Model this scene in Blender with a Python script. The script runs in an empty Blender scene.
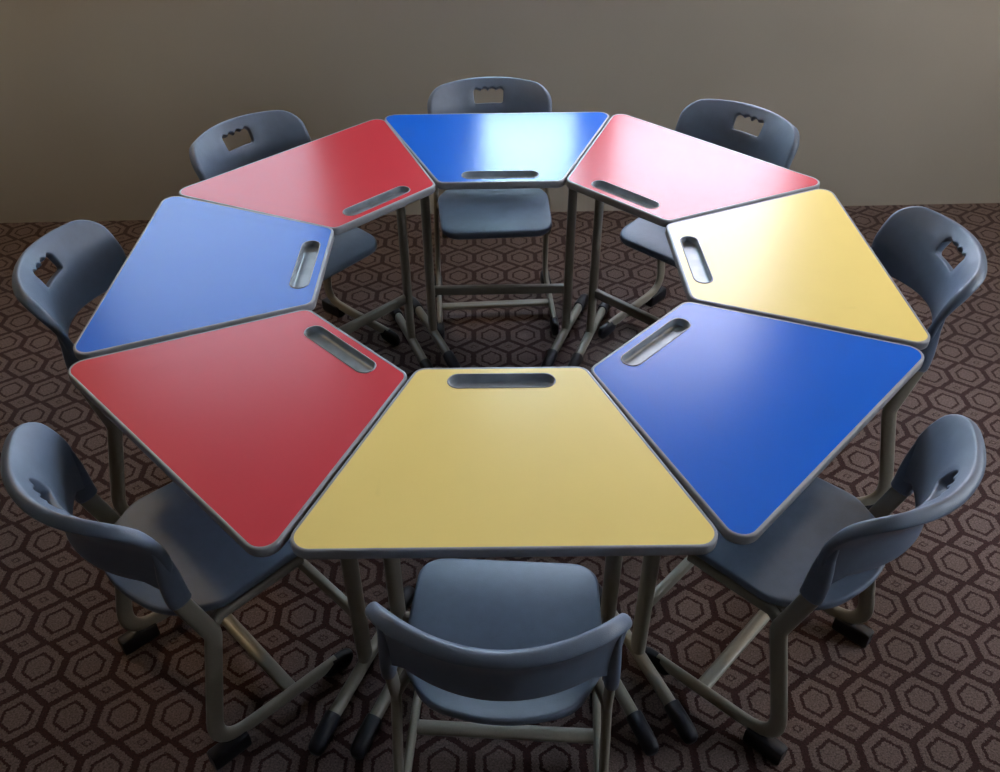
import bpy, bmesh, math
from mathutils import Vector, Matrix

SC = bpy.context.scene
COL = SC.collection
PI = math.pi

# ------------------------------------------------------------------ materials
def new_mat(name):
    m = bpy.data.materials.new(name); m.use_nodes = True
    nt = m.node_tree; b = nt.nodes['Principled BSDF']
    return m, nt, b

def add_noise(nt, scale, detail=2.0, rough=0.5, coord='Object'):
    tc = nt.nodes.new('ShaderNodeTexCoord')
    n = nt.nodes.new('ShaderNodeTexNoise')
    n.inputs['Scale'].default_value = scale
    n.inputs['Detail'].default_value = detail
    n.inputs['Roughness'].default_value = rough
    nt.links.new(tc.outputs[coord], n.inputs['Vector'])
    return n

def map_range(nt, src, a, b, c, d):
    r = nt.nodes.new('ShaderNodeMapRange')
    for k, v in zip(('From Min', 'From Max', 'To Min', 'To Max'), (a, b, c, d)):
        r.inputs[k].default_value = v
    nt.links.new(src, r.inputs['Value'])
    return r.outputs['Result']

def simple(name, col, rough=0.5, spec=0.5, metal=0.0, nscale=60, namp=0.08, bump=0.0, bscale=400, coat=0.0):
    m, nt, b = new_mat(name)
    n = add_noise(nt, nscale)
    f = map_range(nt, n.outputs['Fac'], 0.3, 0.7, 1 - namp, 1 + namp)
    mx = nt.nodes.new('ShaderNodeVectorMath'); mx.operation = 'SCALE'
    mx.inputs[0].default_value = col
    nt.links.new(f, mx.inputs['Scale'])
    nt.links.new(mx.outputs[0], b.inputs['Base Color'])
    b.inputs['Roughness'].default_value = rough
    b.inputs['Specular IOR Level'].default_value = spec
    b.inputs['Metallic'].default_value = metal
    b.inputs['Coat Weight'].default_value = coat
    if bump:
        n2 = add_noise(nt, bscale, 3.0)
        bp = nt.nodes.new('ShaderNodeBump'); bp.inputs['Strength'].default_value = bump
        bp.inputs['Distance'].default_value = 0.001
        nt.links.new(n2.outputs['Fac'], bp.inputs['Height'])
        nt.links.new(bp.outputs['Normal'], b.inputs['Normal'])
    return m

def laminate(name, col, rough=0.23):
    m, nt, b = new_mat(name)
    # a worn laminate: faint scuffs and a few small darker smudges
    n = add_noise(nt, 9, 3)
    f = map_range(nt, n.outputs['Fac'], 0.3, 0.7, 0.99, 1.01)
    sp = add_noise(nt, 11, 0)
    g = map_range(nt, sp.outputs['Fac'], 0.80, 0.86, 1.0, 0.75)
    mu = nt.nodes.new('ShaderNodeMath'); mu.operation = 'MULTIPLY'
    nt.links.new(f, mu.inputs[0]); nt.links.new(g, mu.inputs[1])
    mx = nt.nodes.new('ShaderNodeVectorMath'); mx.operation = 'SCALE'
    mx.inputs[0].default_value = col
    nt.links.new(mu.outputs[0], mx.inputs['Scale'])
    nt.links.new(mx.outputs[0], b.inputs['Base Color'])
    r = map_range(nt, n.outputs['Fac'], 0.3, 0.7, rough - 0.003, rough + 0.003)
    nt.links.new(r, b.inputs['Roughness'])
    b.inputs['Specular IOR Level'].default_value = 0.30
    return m

M = {}
M['red'] = laminate('red_laminate', (0.51, 0.031, 0.046), 0.27)
M['blue'] = laminate('blue_laminate', (0.0, 0.10, 0.54), 0.24)
M['yellow'] = laminate('yellow_laminate', (0.79, 0.605, 0.19), 0.27)
M['rim'] = simple('grey_edge_plastic', (0.22, 0.23, 0.26), 0.38, 0.5, namp=0.04)
M['tray'] = simple('smoky_tray_plastic', (0.20, 0.23, 0.27), 0.28, 0.5, nscale=30, namp=0.15)
M['shell'] = simple('blue_grey_plastic', (0.100, 0.134, 0.198), 0.43, 0.55, nscale=40, namp=0.05, bump=0.35, bscale=650)
M['frame'] = simple('silver_grey_powder_coat', (0.215, 0.20, 0.165), 0.36, 0.5, nscale=300, namp=0.05)
M['cap'] = simple('dark_rubber', (0.007, 0.008, 0.014), 0.5, 0.35, nscale=80, namp=0.2)
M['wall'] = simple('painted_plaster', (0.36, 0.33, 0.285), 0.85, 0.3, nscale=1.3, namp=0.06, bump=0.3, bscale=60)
M['dark_wall'] = simple('low_bounce_wall', (0.16, 0.145, 0.12), 0.9, 0.2, nscale=1.3, namp=0.06)  # tone of the unseen walls, darkened to cut bounced light
M['ceiling'] = simple('ceiling_paint', (0.42, 0.40, 0.37), 0.9, 0.3, nscale=2, namp=0.03)
M['window_frame'] = simple('white_window_paint', (0.6, 0.6, 0.6), 0.5, 0.5, namp=0.03)

def glass_mat():
    m, nt, b = new_mat('window_glass')
    b.inputs['Transmission Weight'].default_value = 1.0
    b.inputs['Roughness'].default_value = 0.0
    b.inputs['IOR'].default_value = 1.02
    n = add_noise(nt, 3); r = map_range(nt, n.outputs['Fac'], 0, 1, 0.97, 1.0)
    cr = nt.nodes.new('ShaderNodeCombineColor')
    for k in range(3): nt.links.new(r, cr.inputs[k])
    nt.links.new(cr.outputs[0], b.inputs['Base Color'])
    return m
M['glass'] = glass_mat()

def carpet():
    m, nt, b = new_mat('patterned_carpet')
    N = nt.nodes; L = nt.links
    def mth(op, a, bb=None, c=None):
        n = N.new('ShaderNodeMath'); n.operation = op
        for k, v in enumerate((a, bb, c)):
            if v is None: continue
            if isinstance(v, (int, float)): n.inputs[k].default_value = v
            else: L.new(v, n.inputs[k])
        return n.outputs[0]
    tc = N.new('ShaderNodeTexCoord')
    # slight wobble of the woven outlines
    wob = N.new('ShaderNodeTexNoise'); wob.inputs['Scale'].default_value = 260; wob.inputs['Detail'].default_value = 1
    L.new(tc.outputs['Object'], wob.inputs['Vector'])
    sub = N.new('ShaderNodeVectorMath'); sub.operation = 'SUBTRACT'
    L.new(wob.outputs['Color'], sub.inputs[0]); sub.inputs[1].default_value = (0.5, 0.5, 0.5)
    sc = N.new('ShaderNodeVectorMath'); sc.operation = 'SCALE'; sc.inputs['Scale'].default_value = 0.011
    L.new(sub.outputs[0], sc.inputs[0])
    ad = N.new('ShaderNodeVectorMath'); ad.operation = 'ADD'
    L.new(tc.outputs['Object'], ad.inputs[0]); L.new(sc.outputs[0], ad.inputs[1])
    sep = N.new('ShaderNodeSeparateXYZ'); L.new(ad.outputs[0], sep.inputs[0])
    th = math.radians(0.9); ca, sa = math.cos(th), math.sin(th)
    X = mth('SUBTRACT', sep.outputs[0], -0.0400); Y = mth('SUBTRACT', sep.outputs[1], 3.1785)
    U = mth('DIVIDE', mth('ADD', mth('MULTIPLY', X, ca), mth('MULTIPLY', Y, sa)), 0.1242)
    V = mth('DIVIDE', mth('SUBTRACT', mth('MULTIPLY', Y, ca), mth('MULTIPLY', X, sa)), 0.1346)
    def cell(a): return mth('ABSOLUTE', mth('SUBTRACT', mth('FRACT', mth('ADD', a, 0.5)), 0.5))
    px, py = cell(U), cell(V)
    slope = mth('ADD', py, mth('MULTIPLY', px, 0.65))
    d = mth('MAXIMUM', mth('DIVIDE', px, 0.425), mth('DIVIDE', slope, 0.465))
    hexa = mth('LESS_THAN', d, 1.0)
    ring = mth('MULTIPLY', mth('GREATER_THAN', d, 0.53), mth('LESS_THAN', d, 0.68))
    q = mth('ADD', mth('MULTIPLY', mth('SUBTRACT', 0.5, px), 0.65), mth('SUBTRACT', 0.5, py))
    dia = mth('LESS_THAN', q, 0.225)
    dring = mth('MULTIPLY', mth('GREATER_THAN', q, 0.045), mth('LESS_THAN', q, 0.078))
    light = mth('MAXIMUM', mth('MULTIPLY', hexa, mth('SUBTRACT', 1.0, ring)),
                mth('MULTIPLY', dia, mth('SUBTRACT', 1.0, mth('MULTIPLY', dring, 0.8))))
    # yarn speckle
    w = N.new('ShaderNodeTexNoise'); w.inputs['Scale'].default_value = 230; w.inputs['Detail'].default_value = 3; w.inputs['Roughness'].default_value = .75
    L.new(tc.outputs['Object'], w.inputs['Vector'])
    spk = map_range(nt, w.outputs['Fac'], 0.32, 0.68, 0.35, 1.65)
    big = N.new('ShaderNodeTexNoise'); big.inputs['Scale'].default_value = 2.5
    L.new(tc.outputs['Object'], big.inputs['Vector'])
    bf = map_range(nt, big.outputs['Fac'], 0.3, 0.7, 0.88, 1.12)
    mix = N.new('ShaderNodeMix'); mix.data_type = 'RGBA'
    L.new(light, mix.inputs['Factor'])
    mix.inputs['A'].default_value = (0.026, 0.0085, 0.008, 1)
    mix.inputs['B'].default_value = (0.108, 0.077, 0.069, 1)
    s = N.new('ShaderNodeVectorMath'); s.operation = 'SCALE'
    L.new(mix.outputs['Result'], s.inputs[0]); L.new(mth('MULTIPLY', spk, bf), s.inputs['Scale'])
    L.new(s.outputs[0], b.inputs['Base Color'])
    b.inputs['Roughness'].default_value = 0.95
    b.inputs['Specular IOR Level'].default_value = 0.15
    b.inputs['Sheen Weight'].default_value = 0.15
    bp = N.new('ShaderNodeBump'); bp.inputs['Strength'].default_value = 0.5; bp.inputs['Distance'].default_value = 0.002
    L.new(mth('ADD', w.outputs['Fac'], mth('MULTIPLY', light, 0.5)), bp.inputs['Height']); L.new(bp.outputs[0], b.inputs['Normal'])
    return m
M['carpet'] = carpet()

# ------------------------------------------------------------------ mesh helpers
def make(name, bm, mat, parent=None, smooth=True, angle=0.6):
    bmesh.ops.recalc_face_normals(bm, faces=bm.faces)
    me = bpy.data.meshes.new(name); bm.to_mesh(me); bm.free()
    if smooth:
        for p in me.polygons: p.use_smooth = True
        me.set_sharp_from_angle(angle=angle)
    me.materials.append(mat)
    o = bpy.data.objects.new(name, me); COL.objects.link(o)
    if parent: o.parent = parent
    return o

def box(bm, x0, x1, y0, y1, z0, z1):
    v = [bm.verts.new(c) for c in ((x0,y0,z0),(x1,y0,z0),(x1,y1,z0),(x0,y1,z0),(x0,y0,z1),(x1,y0,z1),(x1,y1,z1),(x0,y1,z1))]
    for f in ((0,3,2,1),(4,5,6,7),(0,1,5,4),(1,2,6,5),(2,3,7,6),(3,0,4,7)):
        bm.faces.new([v[k] for k in f])

def sweep(bm, pts, side, w, h, seg=16, cap=True, power=2.0, flare=None):
    """oval tube: w along the fixed side axis, h along the other; rounded ends"""
    pts = [Vector(p) for p in pts]; side = Vector(side).normalized()
    rings = []
    n = len(pts)
    for k, p in enumerate(pts):
        t = (pts[min(k+1, n-1)] - pts[max(k-1, 0)]).normalized()
        up = t.cross(side).normalized(); sd = up.cross(t).normalized()
        ww, hh = (w, h) if flare is None else (w*flare[k], h*flare[k])
        r = []
        for j in range(seg):
            a = 2*PI*j/seg; c, s = math.cos(a), math.sin(a)
            cx = math.copysign(abs(c)**(2/power), c); sx = math.copysign(abs(s)**(2/power), s)
            r.append(bm.verts.new(p + sd*(cx*ww/2) + up*(sx*hh/2)))
        rings.append(r)
    for a, b in zip(rings, rings[1:]):
        for j in range(seg):
            bm.faces.new((a[j], a[(j+1) % seg], b[(j+1) % seg], b[j]))
    if cap:
        bm.faces.new(rings[0]); bm.faces.new(rings[-1])

def fillet(pts, rad, seg=7):
    """polyline with rounded corners; rad = list per interior point"""
    pts = [Vector(p) for p in pts]; out = [pts[0]]
    for k in range(1, len(pts)-1):
        a, b, c = pts[k-1], pts[k], pts[k+1]
        d1 = (a-b).normalized(); d2 = (c-b).normalized()
        ang = d1.angle(d2); r = rad[k-1]
        t = min(r/math.tan(ang/2), (a-b).length*.49, (c-b).length*.49)
        p0, p1 = b + d1*t, b + d2*t
        for s in range(seg+1):
            u = s/seg
            out.append(p0*(1-u)**2 + b*2*u*(1-u) + p1*u**2)
    out.append(pts[-1])
    return out

def round_poly(corners, rads, seg=8):
    """closed 2D polygon with circular corners (ccw)"""
    out = []; n = len(corners)
    for k in range(n):
        a, b, c = Vector(corners[k-1]), Vector(corners[k]), Vector(corners[(k+1) % n])
        d1 = (a-b).normalized(); d2 = (c-b).normalized(); ang = d1.angle(d2); r = rads[k]
        t = r/math.tan(ang/2); cen = b + (d1+d2).normalized()*(r/math.sin(ang/2))
        p0 = b+d1*t; p1 = b+d2*t
        a0 = math.atan2(p0.y-cen.y, p0.x-cen.x); a1 = math.atan2(p1.y-cen.y, p1.x-cen.x)
        da = (a1-a0+PI) % (2*PI) - PI
        for s in range(seg+1):
            q = a0 + da*s/seg; out.append((cen.x+r*math.cos(q), cen.y+r*math.sin(q)))
    return out

def inset_poly(corners, d):
    n = len(corners); out = []
    for k in range(n):
        a, b, c = Vector(corners[k-1]), Vector(corners[k]), Vector(corners[(k+1) % n])
        e1 = (b-a).normalized(); e2 = (c-b).normalized()
        n1 = Vector((-e1.y, e1.x)); n2 = Vector((-e2.y, e2.x))
        m = (n1+n2).normalized(); out.append(tuple(b + m*(d/m.dot(n1))))
    return out

def stadium(cx, cy, hx, hy, seg=10):
    out = []
    for s in range(seg+1):
        a = -PI/2 + PI*s/seg; out.append((cx+hx-hy+hy*math.cos(a), cy+hy*math.sin(a)))
    for s in range(seg+1):
        a = PI/2 + PI*s/seg; out.append((cx-hx+hy+hy*math.cos(a), cy+hy*math.sin(a)))
    return out

def ring(bm, pts, z):
    return [bm.verts.new((x, y, z)) for x, y in pts]
def bridge(bm, a, b):
    n = len(a)
    for j in range(n): bm.faces.new((a[j], a[(j+1) % n], b[(j+1) % n], b[j]))
def fill_between(bm, loops):
    ed = []
    for l in loops:
        for j in range(len(l)):
            e = bm.edges.get((l[j], l[(j+1) % len(l)])) or bm.edges.new((l[j], l[(j+1) % len(l)]))
            ed.append(e)
    bmesh.ops.triangle_fill(bm, use_beauty=True, use_dissolve=False, edges=ed)

def thing(name, label, cat, loc=(0,0,0), rz=0, group=None):
    o = bpy.data.objects.new(name, None); COL.objects.link(o); o.empty_display_size = .1
    o.location = loc; o.rotation_euler = (0, 0, rz)
    o['label'] = label; o['category'] = cat
    if group: o['group'] = group
    return o

def dup(root):
    r = root.copy(); COL.objects.link(r)
    for ch in list(root.children):
        c = ch.copy(); COL.objects.link(c); c.parent = r
        for g in list(ch.children):
            d = g.copy(); COL.objects.link(d); d.parent = c
    return r

# ------------------------------------------------------------------ desk
H = 0.737; WO, WI, DP = 0.770, 0.357, 0.502
TRAP = [(-WI/2, -DP/2), (WI/2, -DP/2), (WO/2, DP/2), (-WO/2, DP/2)]
RAD = [.030, .030, .036, .036]
TRAY = (0.0, -0.2035); TX, TY = .965, .89

def make_desk():
    t = thing('student_desk', 'x', 'desk')
    # grey board with rounded edge band and a slot for the tray
    bm = bmesh.new()
    prof = [(0.0100, H-.0008), (.0060, H+.0006), (.0026, H+.0006), (.0008, H-.0006), (0, H-.003), (0, H-.019), (.002, H-.0215), (.006, H-.022)]
    rings = []
    for ins, z in prof:
        c = inset_poly(TRAP, ins); rings.append(ring(bm, round_poly(c, [max(r-ins, .008) for r in RAD]), z))
    for a, b in zip(rings, rings[1:]): bridge(bm, a, b)
    st = stadium(*TRAY, .1155*TX, .0255*TY)
    ti = ring(bm, st, H-.0008); tb = ring(bm, st, H-.022)
    fill_between(bm, [rings[0], ti]); fill_between(bm, [rings[-1], tb]); bridge(bm, ti, tb)
    make('tabletop', bm, M['rim'], t, angle=.9)
    # coloured laminate sheet
    bm = bmesh.new()
    ins = .0062
    c = inset_poly(TRAP, ins); o0 = ring(bm, round_poly(c, [r-ins for r in RAD]), H+.0004)
    i0 = ring(bm, stadium(*TRAY, .1155*TX, .0255*TY), H+.0004)
    fill_between(bm, [o0, i0])
    s = make('writing_surface', bm, M['blue'], t, smooth=False)
    # pen tray: raised lip and a rounded basin
    bm = bmesh.new()
    rr = []
    for hx, hy, z in ((.1168,.0268,H+.0004),(.1160,.0260,H+.0016),(.1140,.0240,H+.0018),(.1132,.0232,H+.0004),(.1128,.0228,H-.004),(.1122,.0222,H-.013),(.1105,.0205,H-.0155),(.1060,.0160,H-.0165)):
        rr.append(ring(bm, stadium(*TRAY, hx*TX, hy*TY), z))
    for a, b in zip(rr, rr[1:]): bridge(bm, a, b)
    bm.faces.new(rr[-1])
    tr = make('pen_tray', bm, M['tray'], t, angle=1.0)
    bm = bmesh.new()
    rr = [ring(bm, stadium(*TRAY, hx*TX, hy*TY), z) for hx, hy, z in ((.1172,.0272,H+.0005),(.1163,.0263,H+.0019),(.1145,.0245,H+.0021),(.1134,.0234,H+.0006))]
    for a, b in zip(rr, rr[1:]): bridge(bm, a, b)
    make('tray_rim', bm, M['rim'], tr, angle=1.2)
    # legs, parallel to the slanted sides
    sl = (WO-WI)/2/DP
    for sx in (-1, 1):
        dirv = Vector((sx*sl, 1, 0)).normalized(); side = Vector((dirv.y, -dirv.x, 0))
        cx = .2365*sx
        bm = bmesh.new()
        sweep(bm, [(cx, 0, .045), (cx, 0, H-.045)], side, .026, .044, power=2.6)
        # welded saddle where column meets the foot bar
        make('leg', bm, M['frame'], t, angle=.9)
        bm = bmesh.new()
        sweep(bm, [Vector((cx, 0, H-.034)) + dirv*s_ for s_ in (-.17, .19)], (0, 0, 1), .022, .030, power=4)
        make('top_bracket', bm, M['frame'], t, angle=.9)
        bm = bmesh.new()
        P = [Vector((cx, 0, .036+z)) + dirv*s_ for s_, z in ((-.19, -.004), (-.12, 0), (0, .004), (.12, 0), (.195, -.004))]
        sweep(bm, P, (0, 0, 1), .036, .028, power=2.3)
        fb = make('foot_bar', bm, M['frame'], t, angle=.9)
        for s0, s1 in ((.150, .245), (-.145, -.240)):
            bm = bmesh.new(); sg = 1 if s1 > 0 else -1
            ps = [s0, s0+.004*sg, s0+.05*sg, s1-.02*sg, s1-.006*sg, s1]
            zc = [.036, .035, .031, .0255, .0235, .0225]
            sweep(bm, [Vector((cx, 0, z)) + dirv*q for q, z in zip(ps, zc)], (0, 0, 1), .044, .036, power=2.6, flare=[.93, 1, 1, 1, .86, .5])
            make('end_cap', bm, M['cap'], fb, angle=.9)
    bm = bmesh.new()
    sweep(bm, [(-.2365, 0, .212), (.2365, 0, .212)], (0, 1, 0), .020, .032, power=5)
    make('stretcher', bm, M['frame'], t, angle=.9)
    return t

def recolour(desk, mat):
    for ch in desk.children:
        if ch.name.startswith('writing_surface'):
            ch.material_slots[0].link = 'OBJECT'; ch.material_slots[0].material = mat

DESKS = [
 ('blue',   -0.0003, 2.6173, 0.0199, 'blue trapezoid student desk at the far end nearest the wall, window glare on its top'),
 ('red',    -0.4795, 2.4034, 0.7773, 'red trapezoid student desk between the far wall-side blue desk and the left blue desk'),
 ('blue',   -0.6842, 1.9278, 1.5712, 'blue trapezoid student desk on the left, between two red desks'),
 ('red',    -0.4924, 1.4302, 2.3603, 'red trapezoid student desk in the front left, touching the yellow front desk'),
 ('yellow',  0.0045, 1.2568, 3.1487, 'yellow trapezoid student desk at the front of the ring, nearest the viewer'),
 ('blue',    0.4909, 1.4545, 3.9495, 'deep blue trapezoid student desk in the front right, between two yellow desks'),
 ('yellow',  0.6933, 1.9454, 4.7359, 'pale yellow trapezoid student desk on the right, below the pink-looking desk'),
 ('red',     0.4915, 2.4355, 5.5214, 'red trapezoid desk in the back right looking pink under white window glare'),
]
desk0 = make_desk()
for k, (c, x, y, a, lab) in enumerate(DESKS):
    d = desk0 if k == 0 else dup(desk0)
    d.location = (x, y, 0); d.rotation_euler = (0, 0, a)
    d['label'] = lab; d['category'] = 'desk'; d['group'] = 'trapezoid desks set in a ring'
for (c, *_), d in zip(DESKS, [o for o in COL.objects if o.name.startswith('student_desk')]):
    recolour(d, M[c])

# ------------------------------------------------------------------ chair (local +y = towards its back, origin below the seat)
Y0 = 0.24   # local y = ring-frame y - Y0
def back_y(x, z):
    u = max(0.0, (z-.63)/.15)             # the top flares backwards
    k = 2.0 + .3*min(1.0, max(0.0, (.72-z)/.14))
    return .415 + .03*max(0.0, .63-z) + .065*u**2.2 - k*min(abs(x), .212)**2 - Y0

def hole_outline(n_side=8):
    """hand hole with three finger scallops on its upper edge, centred on (0, .722)"""
    cx, zt, zb, hw = 0.0, .745, .705, .052
    pts = []
    # bottom edge left -> right with rounded corners (ccw seen with x right, z up)
    def arc(ax, az, r, a0, a1, n):
        return [(ax + r*math.cos(a0+(a1-a0)*k/n), az + r*math.sin(a0+(a1-a0)*k/n)) for k in range(n+1)]
    pts += arc(-hw+.011, zb+.009, .009, PI, 1.5*PI, 4)
    pts += arc(hw-.011, zb+.009, .009, 1.5*PI, 2*PI, 4)
    pts += [(hw-.001, .722)]
    # upper edge right -> left: 4 arches
    n = 4; w = (2*hw)/n
    for k in range(n):
        xc = hw - w*(k+.5)
        for j in range(0 if k == 0 else 1, 7):
            a = PI*j/6
            pts.append((xc + w/2*math.cos(a), zt-.0065 + .0085*math.sin(a)))
    pts += [(-hw+.001, .722)]
    return pts

def back_outline():
    # right half, from top centre down to the bottom centre
    R = []
    for k in range(9): # arched top edge
        x = .163*k/8; R.append((x, .777 - .003*(x/.163)**2))
    for k in range(1, 9): # rounded corner
        a = PI/2 - (PI/2)*k/8*.95
        R.append((.163 + .046*math.cos(a), .728 + .046*math.sin(a)))
    R += [(.208, .67), (.205, .63), (.2, .595), (.199, .57), (.199, .56)]
    R += [(.197, .554), (.192, .552), (.187, .554), (.184, .560)]
    for k in range(0, 6): # inner side of socket sweeping into bottom edge
        u = k/5
        R.append(((1-u)**2*.182 + 2*u*(1-u)*.176 + u*u*.135, (1-u)**2*.564 + 2*u*(1-u)*.582 + u*u*.581))
    R += [(.09, .582), (.045, .583), (0, .583)]
    L = [(-x, z) for x, z in reversed(R[1:-1])]
    return R + L    # clockwise seen with x right

def resample(loop, n, start):
    P = [Vector(p) for p in loop]; m = len(P)
    seg = [(P[(k+1) % m]-P[k]).length for k in range(m)]; tot = sum(seg)
    out = []
    for k in range(n):
        s = (start + tot*k/n) % tot; j = 0
        while s > seg[j]: s -= seg[j]; j = (j+1) % m
        out.append(P[j].lerp(P[(j+1) % m], s/seg[j]))
    return out

def backrest_mesh():
    """polar grid between hand hole and outline, on both faces, closed by rounded rims"""
    N = 120
    out = back_outline()
    hol = hole_outline()
    c = Vector((0, .700))
    # sample the outer loop; match the hole loop by angle
    O = resample(out, N, 0)
    hp = [Vector(p) for p in hol]
    hc = Vector((0, .7225))
    def hole_hit(ang):
        d = Vector((math.cos(ang), math.sin(ang))); best = None
        for k in range(len(hp)):
            a = hp[k]-hc; b = hp[(k+1) % len(hp)]-hc; e = b-a
            den = d.x*e.y - d.y*e.x
            if abs(den) < 1e-12: continue
            t = (a.x*e.y - a.y*e.x)/den; u = (a.x*d.y - a.y*d.x)/den
            if t > 0 and -1e-6 <= u <= 1+1e-6 and (best is None or t > best): best = t
        return hc + d*best
    # angle of each spoke: aimed from the hole centre, compressed below so the sockets stay regular
    Hh = []
    for p in O:
        ang = math.atan2((p.y-hc.y), p.x-hc.x)
        Hh.append(hole_hit(ang))
    T = .0095
    bm = bmesh.new()
    # profile across: s from hole (0) to rim (1): inner rounded rim, body, outer rounded rim
    def half_th(d_in, d_out, p):
        r_in, r_out = .0045, .0085
        th = T*(1.0 + .4*min(1, max(0, (p.y-.68)/.05)) + .5*max(0, (.56-p.y)/.04))
        a = 1.0
        if d_in < r_in: a = min(a, math.sqrt(max(0, 1-(1-d_in/r_in)**2)))
        if d_out < r_out: a = min(a, math.sqrt(max(0, 1-(1-d_out/r_out)**2)))
        return th*a
    cols = []
    for h, o in zip(Hh, O):
        ln = (o-h).length
        ds = [0, .0012, .003, .0045]
        nmid = 7
        e = [ln, ln-.0010, ln-.0030, ln-.0055, ln-.0085]
        a0, a1 = ds[-1], e[-1]
        mids = [a0+(a1-a0)*k/nmid for k in range(1, nmid)]
        sq = ds + mids + e[::-1]
        cols.append([(h.lerp(o, q/ln), half_th(q, ln-q, h.lerp(o, q/ln))) for q in sq])
    def emit(sign):
        grid = []
        for col in cols:
            r = []
            for p, th in col:
                y = back_y(p.x, p.y)
                e = .002
                gx = (back_y(p.x+e, p.y)-back_y(p.x-e, p.y))/(2*e); gz = (back_y(p.x, p.y+e)-back_y(p.x, p.y-e))/(2*e)
                g = Vector((-gx, 1, -gz)).normalized()
                r.append(Vector((p.x, y, p.y)) + g*(th*sign))
            grid.append(r)
        return grid
    F, B = emit(-1), emit(1)
    K = len(F[0])
    vf = [[bm.verts.new(v) for v in r] for r in F]
    vb = [[vf[i][j] if j in (0, K-1) else bm.verts.new(v) for j, v in enumerate(r)] for i, r in enumerate(B)]
    n = len(vf)
    for g, flip in ((vf, False), (vb, True)):
        for i in range(n):
            a, b = g[i], g[(i+1) % n]
            for j in range(K-1):
                q = [a[j], b[j], b[j+1], a[j+1]]
                if flip: q.reverse()
                try: bm.faces.new(q)
                except ValueError: pass
    for sx in (-1, 1):    # thick sleeves that grip the tubes
        z = [.520, .524, .545, .57, .605, .64, .675]
        x = [.1945, .1945, .1945, .194, .194, .195, .196]
        pts = [(a*sx, back_y(.193, b) + o, b) for a, b, o in zip(x, z, (-.004, -.003, 0, .002, .002, .001, 0))]
        sweep(bm, pts, (1, 0, 0), .028, .047, power=2.6, flare=[.88, 1, 1, .98, .86, .66, .40])
    return bm

def seat_mesh():
    # outline seen from above
    f, r = .002-Y0, .388-Y0
    loop = round_poly([(-.132, r-.030), (-.192, f+.250), (-.182, f), (.182, f), (.192, f+.250), (.132, r-.030), (0, r+.010)], [.10, .08, .055, .055, .08, .10, .22], seg=6)
    # make a clean star shaped loop around the seat centre
    cx, cy = 0, (f+r)/2
    loop = sorted(set((round(a,5), round(b,5)) for a, b in loop), key=lambda q: math.atan2(q[1]-cy, q[0]-cx))
    O = resample(loop, 96, 0)
    def top(x, y):
        z = .446
        z += .024*max(0, (y-(r-.11))/.11)**2        # rises at the rear
        z -= .010*max(0, ((f+.10)-y)/.10)**2        # waterfall front
        z -= .008*math.exp(-((x/.11)**2 + ((y-.02)/.10)**2))  # dished middle
        return z
    bm = bmesh.new()
    S = [0, .15, .3, .45, .6, .74, .85, .92, .965, .99]
    c = Vector((cx, cy))
    rings = []
    for s in S[1:]:
        rings.append([bm.verts.new((c.x+(o.x-c.x)*s, c.y+(o.y-c.y)*s, top(c.x+(o.x-c.x)*s, c.y+(o.y-c.y)*s) - (0.0008 if s > .98 else 0))) for o in O])
    for s, dz in ((1.0, -.004), (1.004, -.009), (1.002, -.016), (.985, -.021), (.90, -.021)):
        rings.append([bm.verts.new((c.x+(o.x-c.x)*s, c.y+(o.y-c.y)*s, top(o.x, o.y)+dz)) for o in O])
    for a, b in zip(rings, rings[1:]): bridge(bm, a, b)
    v = bm.verts.new((c.x, c.y, top(c.x, c.y)))
    n = len(O)
    for j in range(n): bm.faces.new((v, rings[0][(j+1) % n], rings[0][j]))
    bm.faces.new(rings[-1])
    return bm

def make_chair():
    t = thing('student_chair', 'x', 'chair')
    make('backrest', backrest_mesh(), M['shell'], t, angle=1.3)
    make('seat', seat_mesh(), M['shell'], t, angle=1.3)
    for sx in (-1, 1):
        x = .205*sx
        fr = thing_part = None
        path = fillet([(.194*sx, back_y(.193, .56), .56), (.1945*sx, back_y(.193, .515)-.003, .515), (.199*sx, .292-Y0, .387), (x, .368-Y0, .055), (x, .045-Y0, .042)],
                      [.05, .05, .075], seg=8)
        bm = bmesh.new(); sweep(bm, path, (1, 0, 0), .019, .038, power=2.4)
        fr = make('side_frame', bm, M['frame'], t, angle=.9)
        bm = bmesh.new(); sweep(bm, [(x-.006*sx, .305-Y0, .396), (x-.026*sx, .26-Y0, .404), (x-.032*sx, .06-Y0, .404)], (1, 0, 0), .020, .026, power=3)
        make('seat_rail', bm, M['frame'], fr, angle=.9)
        bm = bmesh.new(); sweep(bm, [(x, y-Y0, z) for y, z in ((.068, .040), (.064, .034), (.04, .030), (.020, .028), (.008, .026), (.000, .025))], (1, 0, 0), .028, .052, power=3, flare=[.92, 1, 1, 1, .88, .55])
        make('front_foot_cap', bm, M['cap'], fr, angle=.9)
        bm = bmesh.new(); sweep(bm, [(x+.003*sx, y-Y0, z) for y, z in ((.296, .024), (.300, .024), (.345, .024), (.380, .024), (.386, .024))], (1, 0, 0), .034, .048, power=6, flare=[.9, 1, 1, 1, .9])
        make('rear_foot_pad', bm, M['cap'], fr, angle=.9)
    bm = bmesh.new(); sweep(bm, [(-.205, .165-Y0, .046), (.205, .165-Y0, .046)], (0, 1, 0), .034, .018, power=2.6)
    make('crossbar', bm, M['frame'], t, angle=.9)
    bm = bmesh.new(); sweep(bm, [(-.172, .27-Y0, .404), (.172, .27-Y0, .404)], (0, 1, 0), .026, .018, power=2.6)
    make('seat_crossbar', bm, M['frame'], t, angle=.9)
    return t

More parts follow.
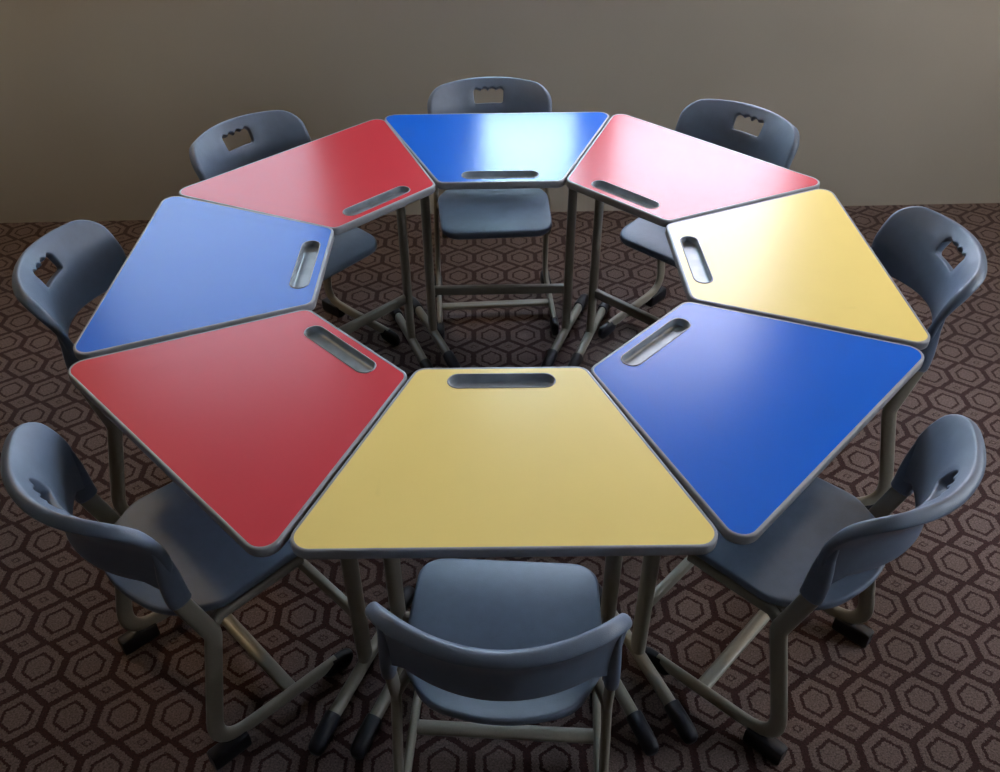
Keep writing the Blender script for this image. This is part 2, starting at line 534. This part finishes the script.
# chair poses in the frame of their desk: sideways, outward, extra turn
CH = [
 (-.016, -.010, .05,  'blue-grey plastic chair at the far end, behind the glare-lit blue desk'),
 (-.024, .012, .10,  'blue-grey plastic chair behind the far left red desk, hand hole showing against the wall'),
 (-.012, .004, 0,     'blue-grey plastic chair at the outer side of the left blue desk'),
 (.02, .006, -.01,    'blue-grey plastic chair in the front left, tucked under the front red desk'),
 (.004, .018, -.07,      'blue-grey plastic chair nearest the viewer, seen from behind at the front yellow desk'),
 (.016, .004, .0,    'blue-grey plastic chair in the front right, tucked under the deep blue desk'),
 (-.01, .015, 0,      'blue-grey plastic chair at the outer side of the pale yellow desk on the right'),
 (-.01, .03, 0,       'blue-grey plastic chair behind the glare-whitened pink-looking desk in the back right'),
]
chair0 = make_chair()
for k, (dx, dy, da, lab) in enumerate(CH):
    c = chair0 if k == 0 else dup(chair0)
    _, x, y, a, _l = DESKS[k]
    lx, ly = dx, Y0 + dy
    c.location = (x + lx*math.cos(a) - ly*math.sin(a), y + lx*math.sin(a) + ly*math.cos(a), 0)
    c.rotation_euler = (0, 0, a+da)
    c['label'] = lab; c['category'] = 'chair'; c['group'] = 'chairs around the ring of desks'

# ------------------------------------------------------------------ room
def struct(name, bm, mat, parent=None, **kw):
    o = make(name, bm, mat, parent, smooth=False)
    if not parent: o['kind'] = 'structure'
    return o

XL, XR, YF, ZC = -3.3, 3.4, -2.2, 2.85
WA = math.radians(1.73)
WB = Vector((0, 3.558, 0))         # back wall passes here
def wp(x, d=0, z=0):               # point on the back wall: along it, depth behind it
    return Vector((WB.x + x*math.cos(WA) - d*math.sin(WA), WB.y + x*math.sin(WA) + d*math.cos(WA), z))

bm = bmesh.new(); box(bm, XL-.3, XR+.3, YF-.3, 4.1, -.05, 0); struct('floor', bm, M['carpet'])
bm = bmesh.new(); box(bm, XL-.3, XR+.3, YF-.3, 4.1, ZC, ZC+.1); struct('ceiling', bm, M['ceiling'])
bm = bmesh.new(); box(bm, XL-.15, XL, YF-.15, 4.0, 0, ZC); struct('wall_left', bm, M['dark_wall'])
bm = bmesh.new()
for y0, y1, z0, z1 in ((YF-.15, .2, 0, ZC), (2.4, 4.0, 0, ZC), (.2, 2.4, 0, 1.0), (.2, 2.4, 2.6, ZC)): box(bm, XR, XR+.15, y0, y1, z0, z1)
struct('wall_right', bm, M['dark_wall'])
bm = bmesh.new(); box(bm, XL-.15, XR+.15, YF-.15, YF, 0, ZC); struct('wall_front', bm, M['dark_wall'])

SILL, HEAD = 1.00, 2.60
WINS = [(-.10, .36), (.46, 1.35), (-1.95, -.75)]
def wall_box(bm, x0, x1, z0, z1, d0=0, d1=.18):
    v = [bm.verts.new(wp(x, d, z)) for x, d, z in ((x0,d0,z0),(x1,d0,z0),(x1,d1,z0),(x0,d1,z0),(x0,d0,z1),(x1,d0,z1),(x1,d1,z1),(x0,d1,z1))]
    for f in ((0,3,2,1),(4,5,6,7),(0,1,5,4),(1,2,6,5),(2,3,7,6),(3,0,4,7)):
        bm.faces.new([v[k] for k in f])
bm = bmesh.new()
wall_box(bm, -3.5, 3.6, 0, SILL); wall_box(bm, -3.5, 3.6, HEAD, ZC)
xs = [-3.5] + [v for w in sorted(WINS) for v in w] + [3.6]
for k in range(0, len(xs), 2): wall_box(bm, xs[k], xs[k+1], SILL, HEAD)
struct('wall_back', bm, M['wall'])
LIGHTS = [(11, (.55, .82, 1.0)), (8.3, (.82, .83, 1.0)), (2.5, (.62, .80, 1.0))]
def daylight(loc, rz, sx, sz, L, colr):
    ld = bpy.data.lights.new('daylight', 'AREA'); ld.shape = 'RECTANGLE'
    ld.size = sx; ld.size_y = sz; ld.energy = L*sx*sz*PI; ld.color = colr
    lo = bpy.data.objects.new('daylight', ld); COL.objects.link(lo)
    lo.location = loc; lo.rotation_euler = (-PI/2, 0, rz)
for k, (x0, x1) in enumerate(WINS):
    bm = bmesh.new(); f = .035
    for a in ((x0, x1, SILL, SILL+f), (x0, x1, HEAD-f, HEAD), (x0, x0+f, SILL, HEAD), (x1-f, x1, SILL, HEAD)):
        wall_box(bm, *a, .06, .11)
    wf = struct('window_%d' % (k+1), bm, M['window_frame'])
    bm = bmesh.new(); wall_box(bm, x0+f, x1-f, SILL+f, HEAD-f, .083, .087); make('pane', bm, M['glass'], wf, smooth=False)
    daylight(wp((x0+x1)/2, .30, (SILL+HEAD)/2), WA, x1-x0, HEAD-SILL, *LIGHTS[k])
# unseen window added in the right wall to brighten the right side
bm = bmesh.new()
RY0, RY1 = 0.2, 2.4
for y0, y1, z0, z1 in ((RY0, RY1, SILL, SILL+.035), (RY0, RY1, HEAD-.035, HEAD), (RY0, RY0+.035, SILL, HEAD), (RY1-.035, RY1, SILL, HEAD), (1.28, 1.32, SILL, HEAD)):
    box(bm, XR+.05, XR+.10, y0, y1, z0, z1)
wf = struct('window_4', bm, M['window_frame'])
bm = bmesh.new(); box(bm, XR+.073, XR+.077, RY0, RY1, SILL, HEAD); make('pane', bm, M['glass'], wf, smooth=False)
daylight((XR+.25, (RY0+RY1)/2, (SILL+HEAD)/2), -PI/2, RY1-RY0, HEAD-SILL, 5, (.88, .93, 1.0))  # fill light behind the added right window

# warm fill lamps added out of view to brighten the upper far wall
gm, nt, b = new_mat('warm_fill_glow'); b.inputs['Emission Color'].default_value = (1, .72, .38, 1); b.inputs['Emission Strength'].default_value = 48
def round_fill_lamp(loc, label, mat):
    lamp = thing('warm_fill_lamp', label, 'lamp', loc)
    for nm, prof, mm in (('fill_lamp_base', [(.02, 0), (.17, 0), (.18, -.02), (.175, -.035)], M['window_frame']),
                         ('fill_lamp_shade', [(.172, -.03), (.165, -.06), (.13, -.085), (.07, -.098), (.02, -.1)], mat)):
        bm = bmesh.new()
        rr = [[bm.verts.new((r*math.cos(2*PI*j/32), r*math.sin(2*PI*j/32), z)) for j in range(32)] for r, z in prof]
        for a, b in zip(rr, rr[1:]): bridge(bm, a, b)
        bm.faces.new(rr[-1])
        make(nm, bm, mat if nm == 'fill_lamp_shade' else mm, lamp)
round_fill_lamp((-2.1, 2.7, ZC), 'unseen warm fill lamp added to brighten the left end of the far wall', gm)
round_fill_lamp((2.5, 2.7, ZC), 'unseen warm fill lamp added to brighten the right end of the far wall', gm)

# sky outside
w = bpy.data.worlds.new('sky'); SC.world = w; w.use_nodes = True
bg = w.node_tree.nodes['Background']; bg.inputs['Color'].default_value = (.75, .87, 1, 1); bg.inputs['Strength'].default_value = 1.0

# ------------------------------------------------------------------ camera
f, hc, pit, roll = 901.722, 1.90945, 0.682129396, -0.00547124596
fw = Vector((0, math.cos(pit), -math.sin(pit))); rt = Vector((1, 0, 0)); up = Vector((0, math.sin(pit), math.cos(pit)))
r2 = rt*math.cos(roll) + up*math.sin(roll); u2 = up*math.cos(roll) - rt*math.sin(roll)
cd = bpy.data.cameras.new('camera'); cam = bpy.data.objects.new('camera', cd); COL.objects.link(cam)
cd.sensor_width = 36; cd.lens = f*36/1000; cd.clip_start = .02
mt = Matrix((( r2.x, u2.x, -fw.x, 0), (r2.y, u2.y, -fw.y, 0), (r2.z, u2.z, -fw.z, hc), (0, 0, 0, 1)))
cam.matrix_world = mt
SC.camera = cam

vs = SC.view_settings
vs.view_transform = 'Standard'; vs.look = 'None'; vs.gamma = 1; vs.exposure = 0.45; vs.use_curve_mapping = False
SC.cycles.use_denoising = True
SC.cycles.max_bounces = 10; SC.cycles.diffuse_bounces = 6
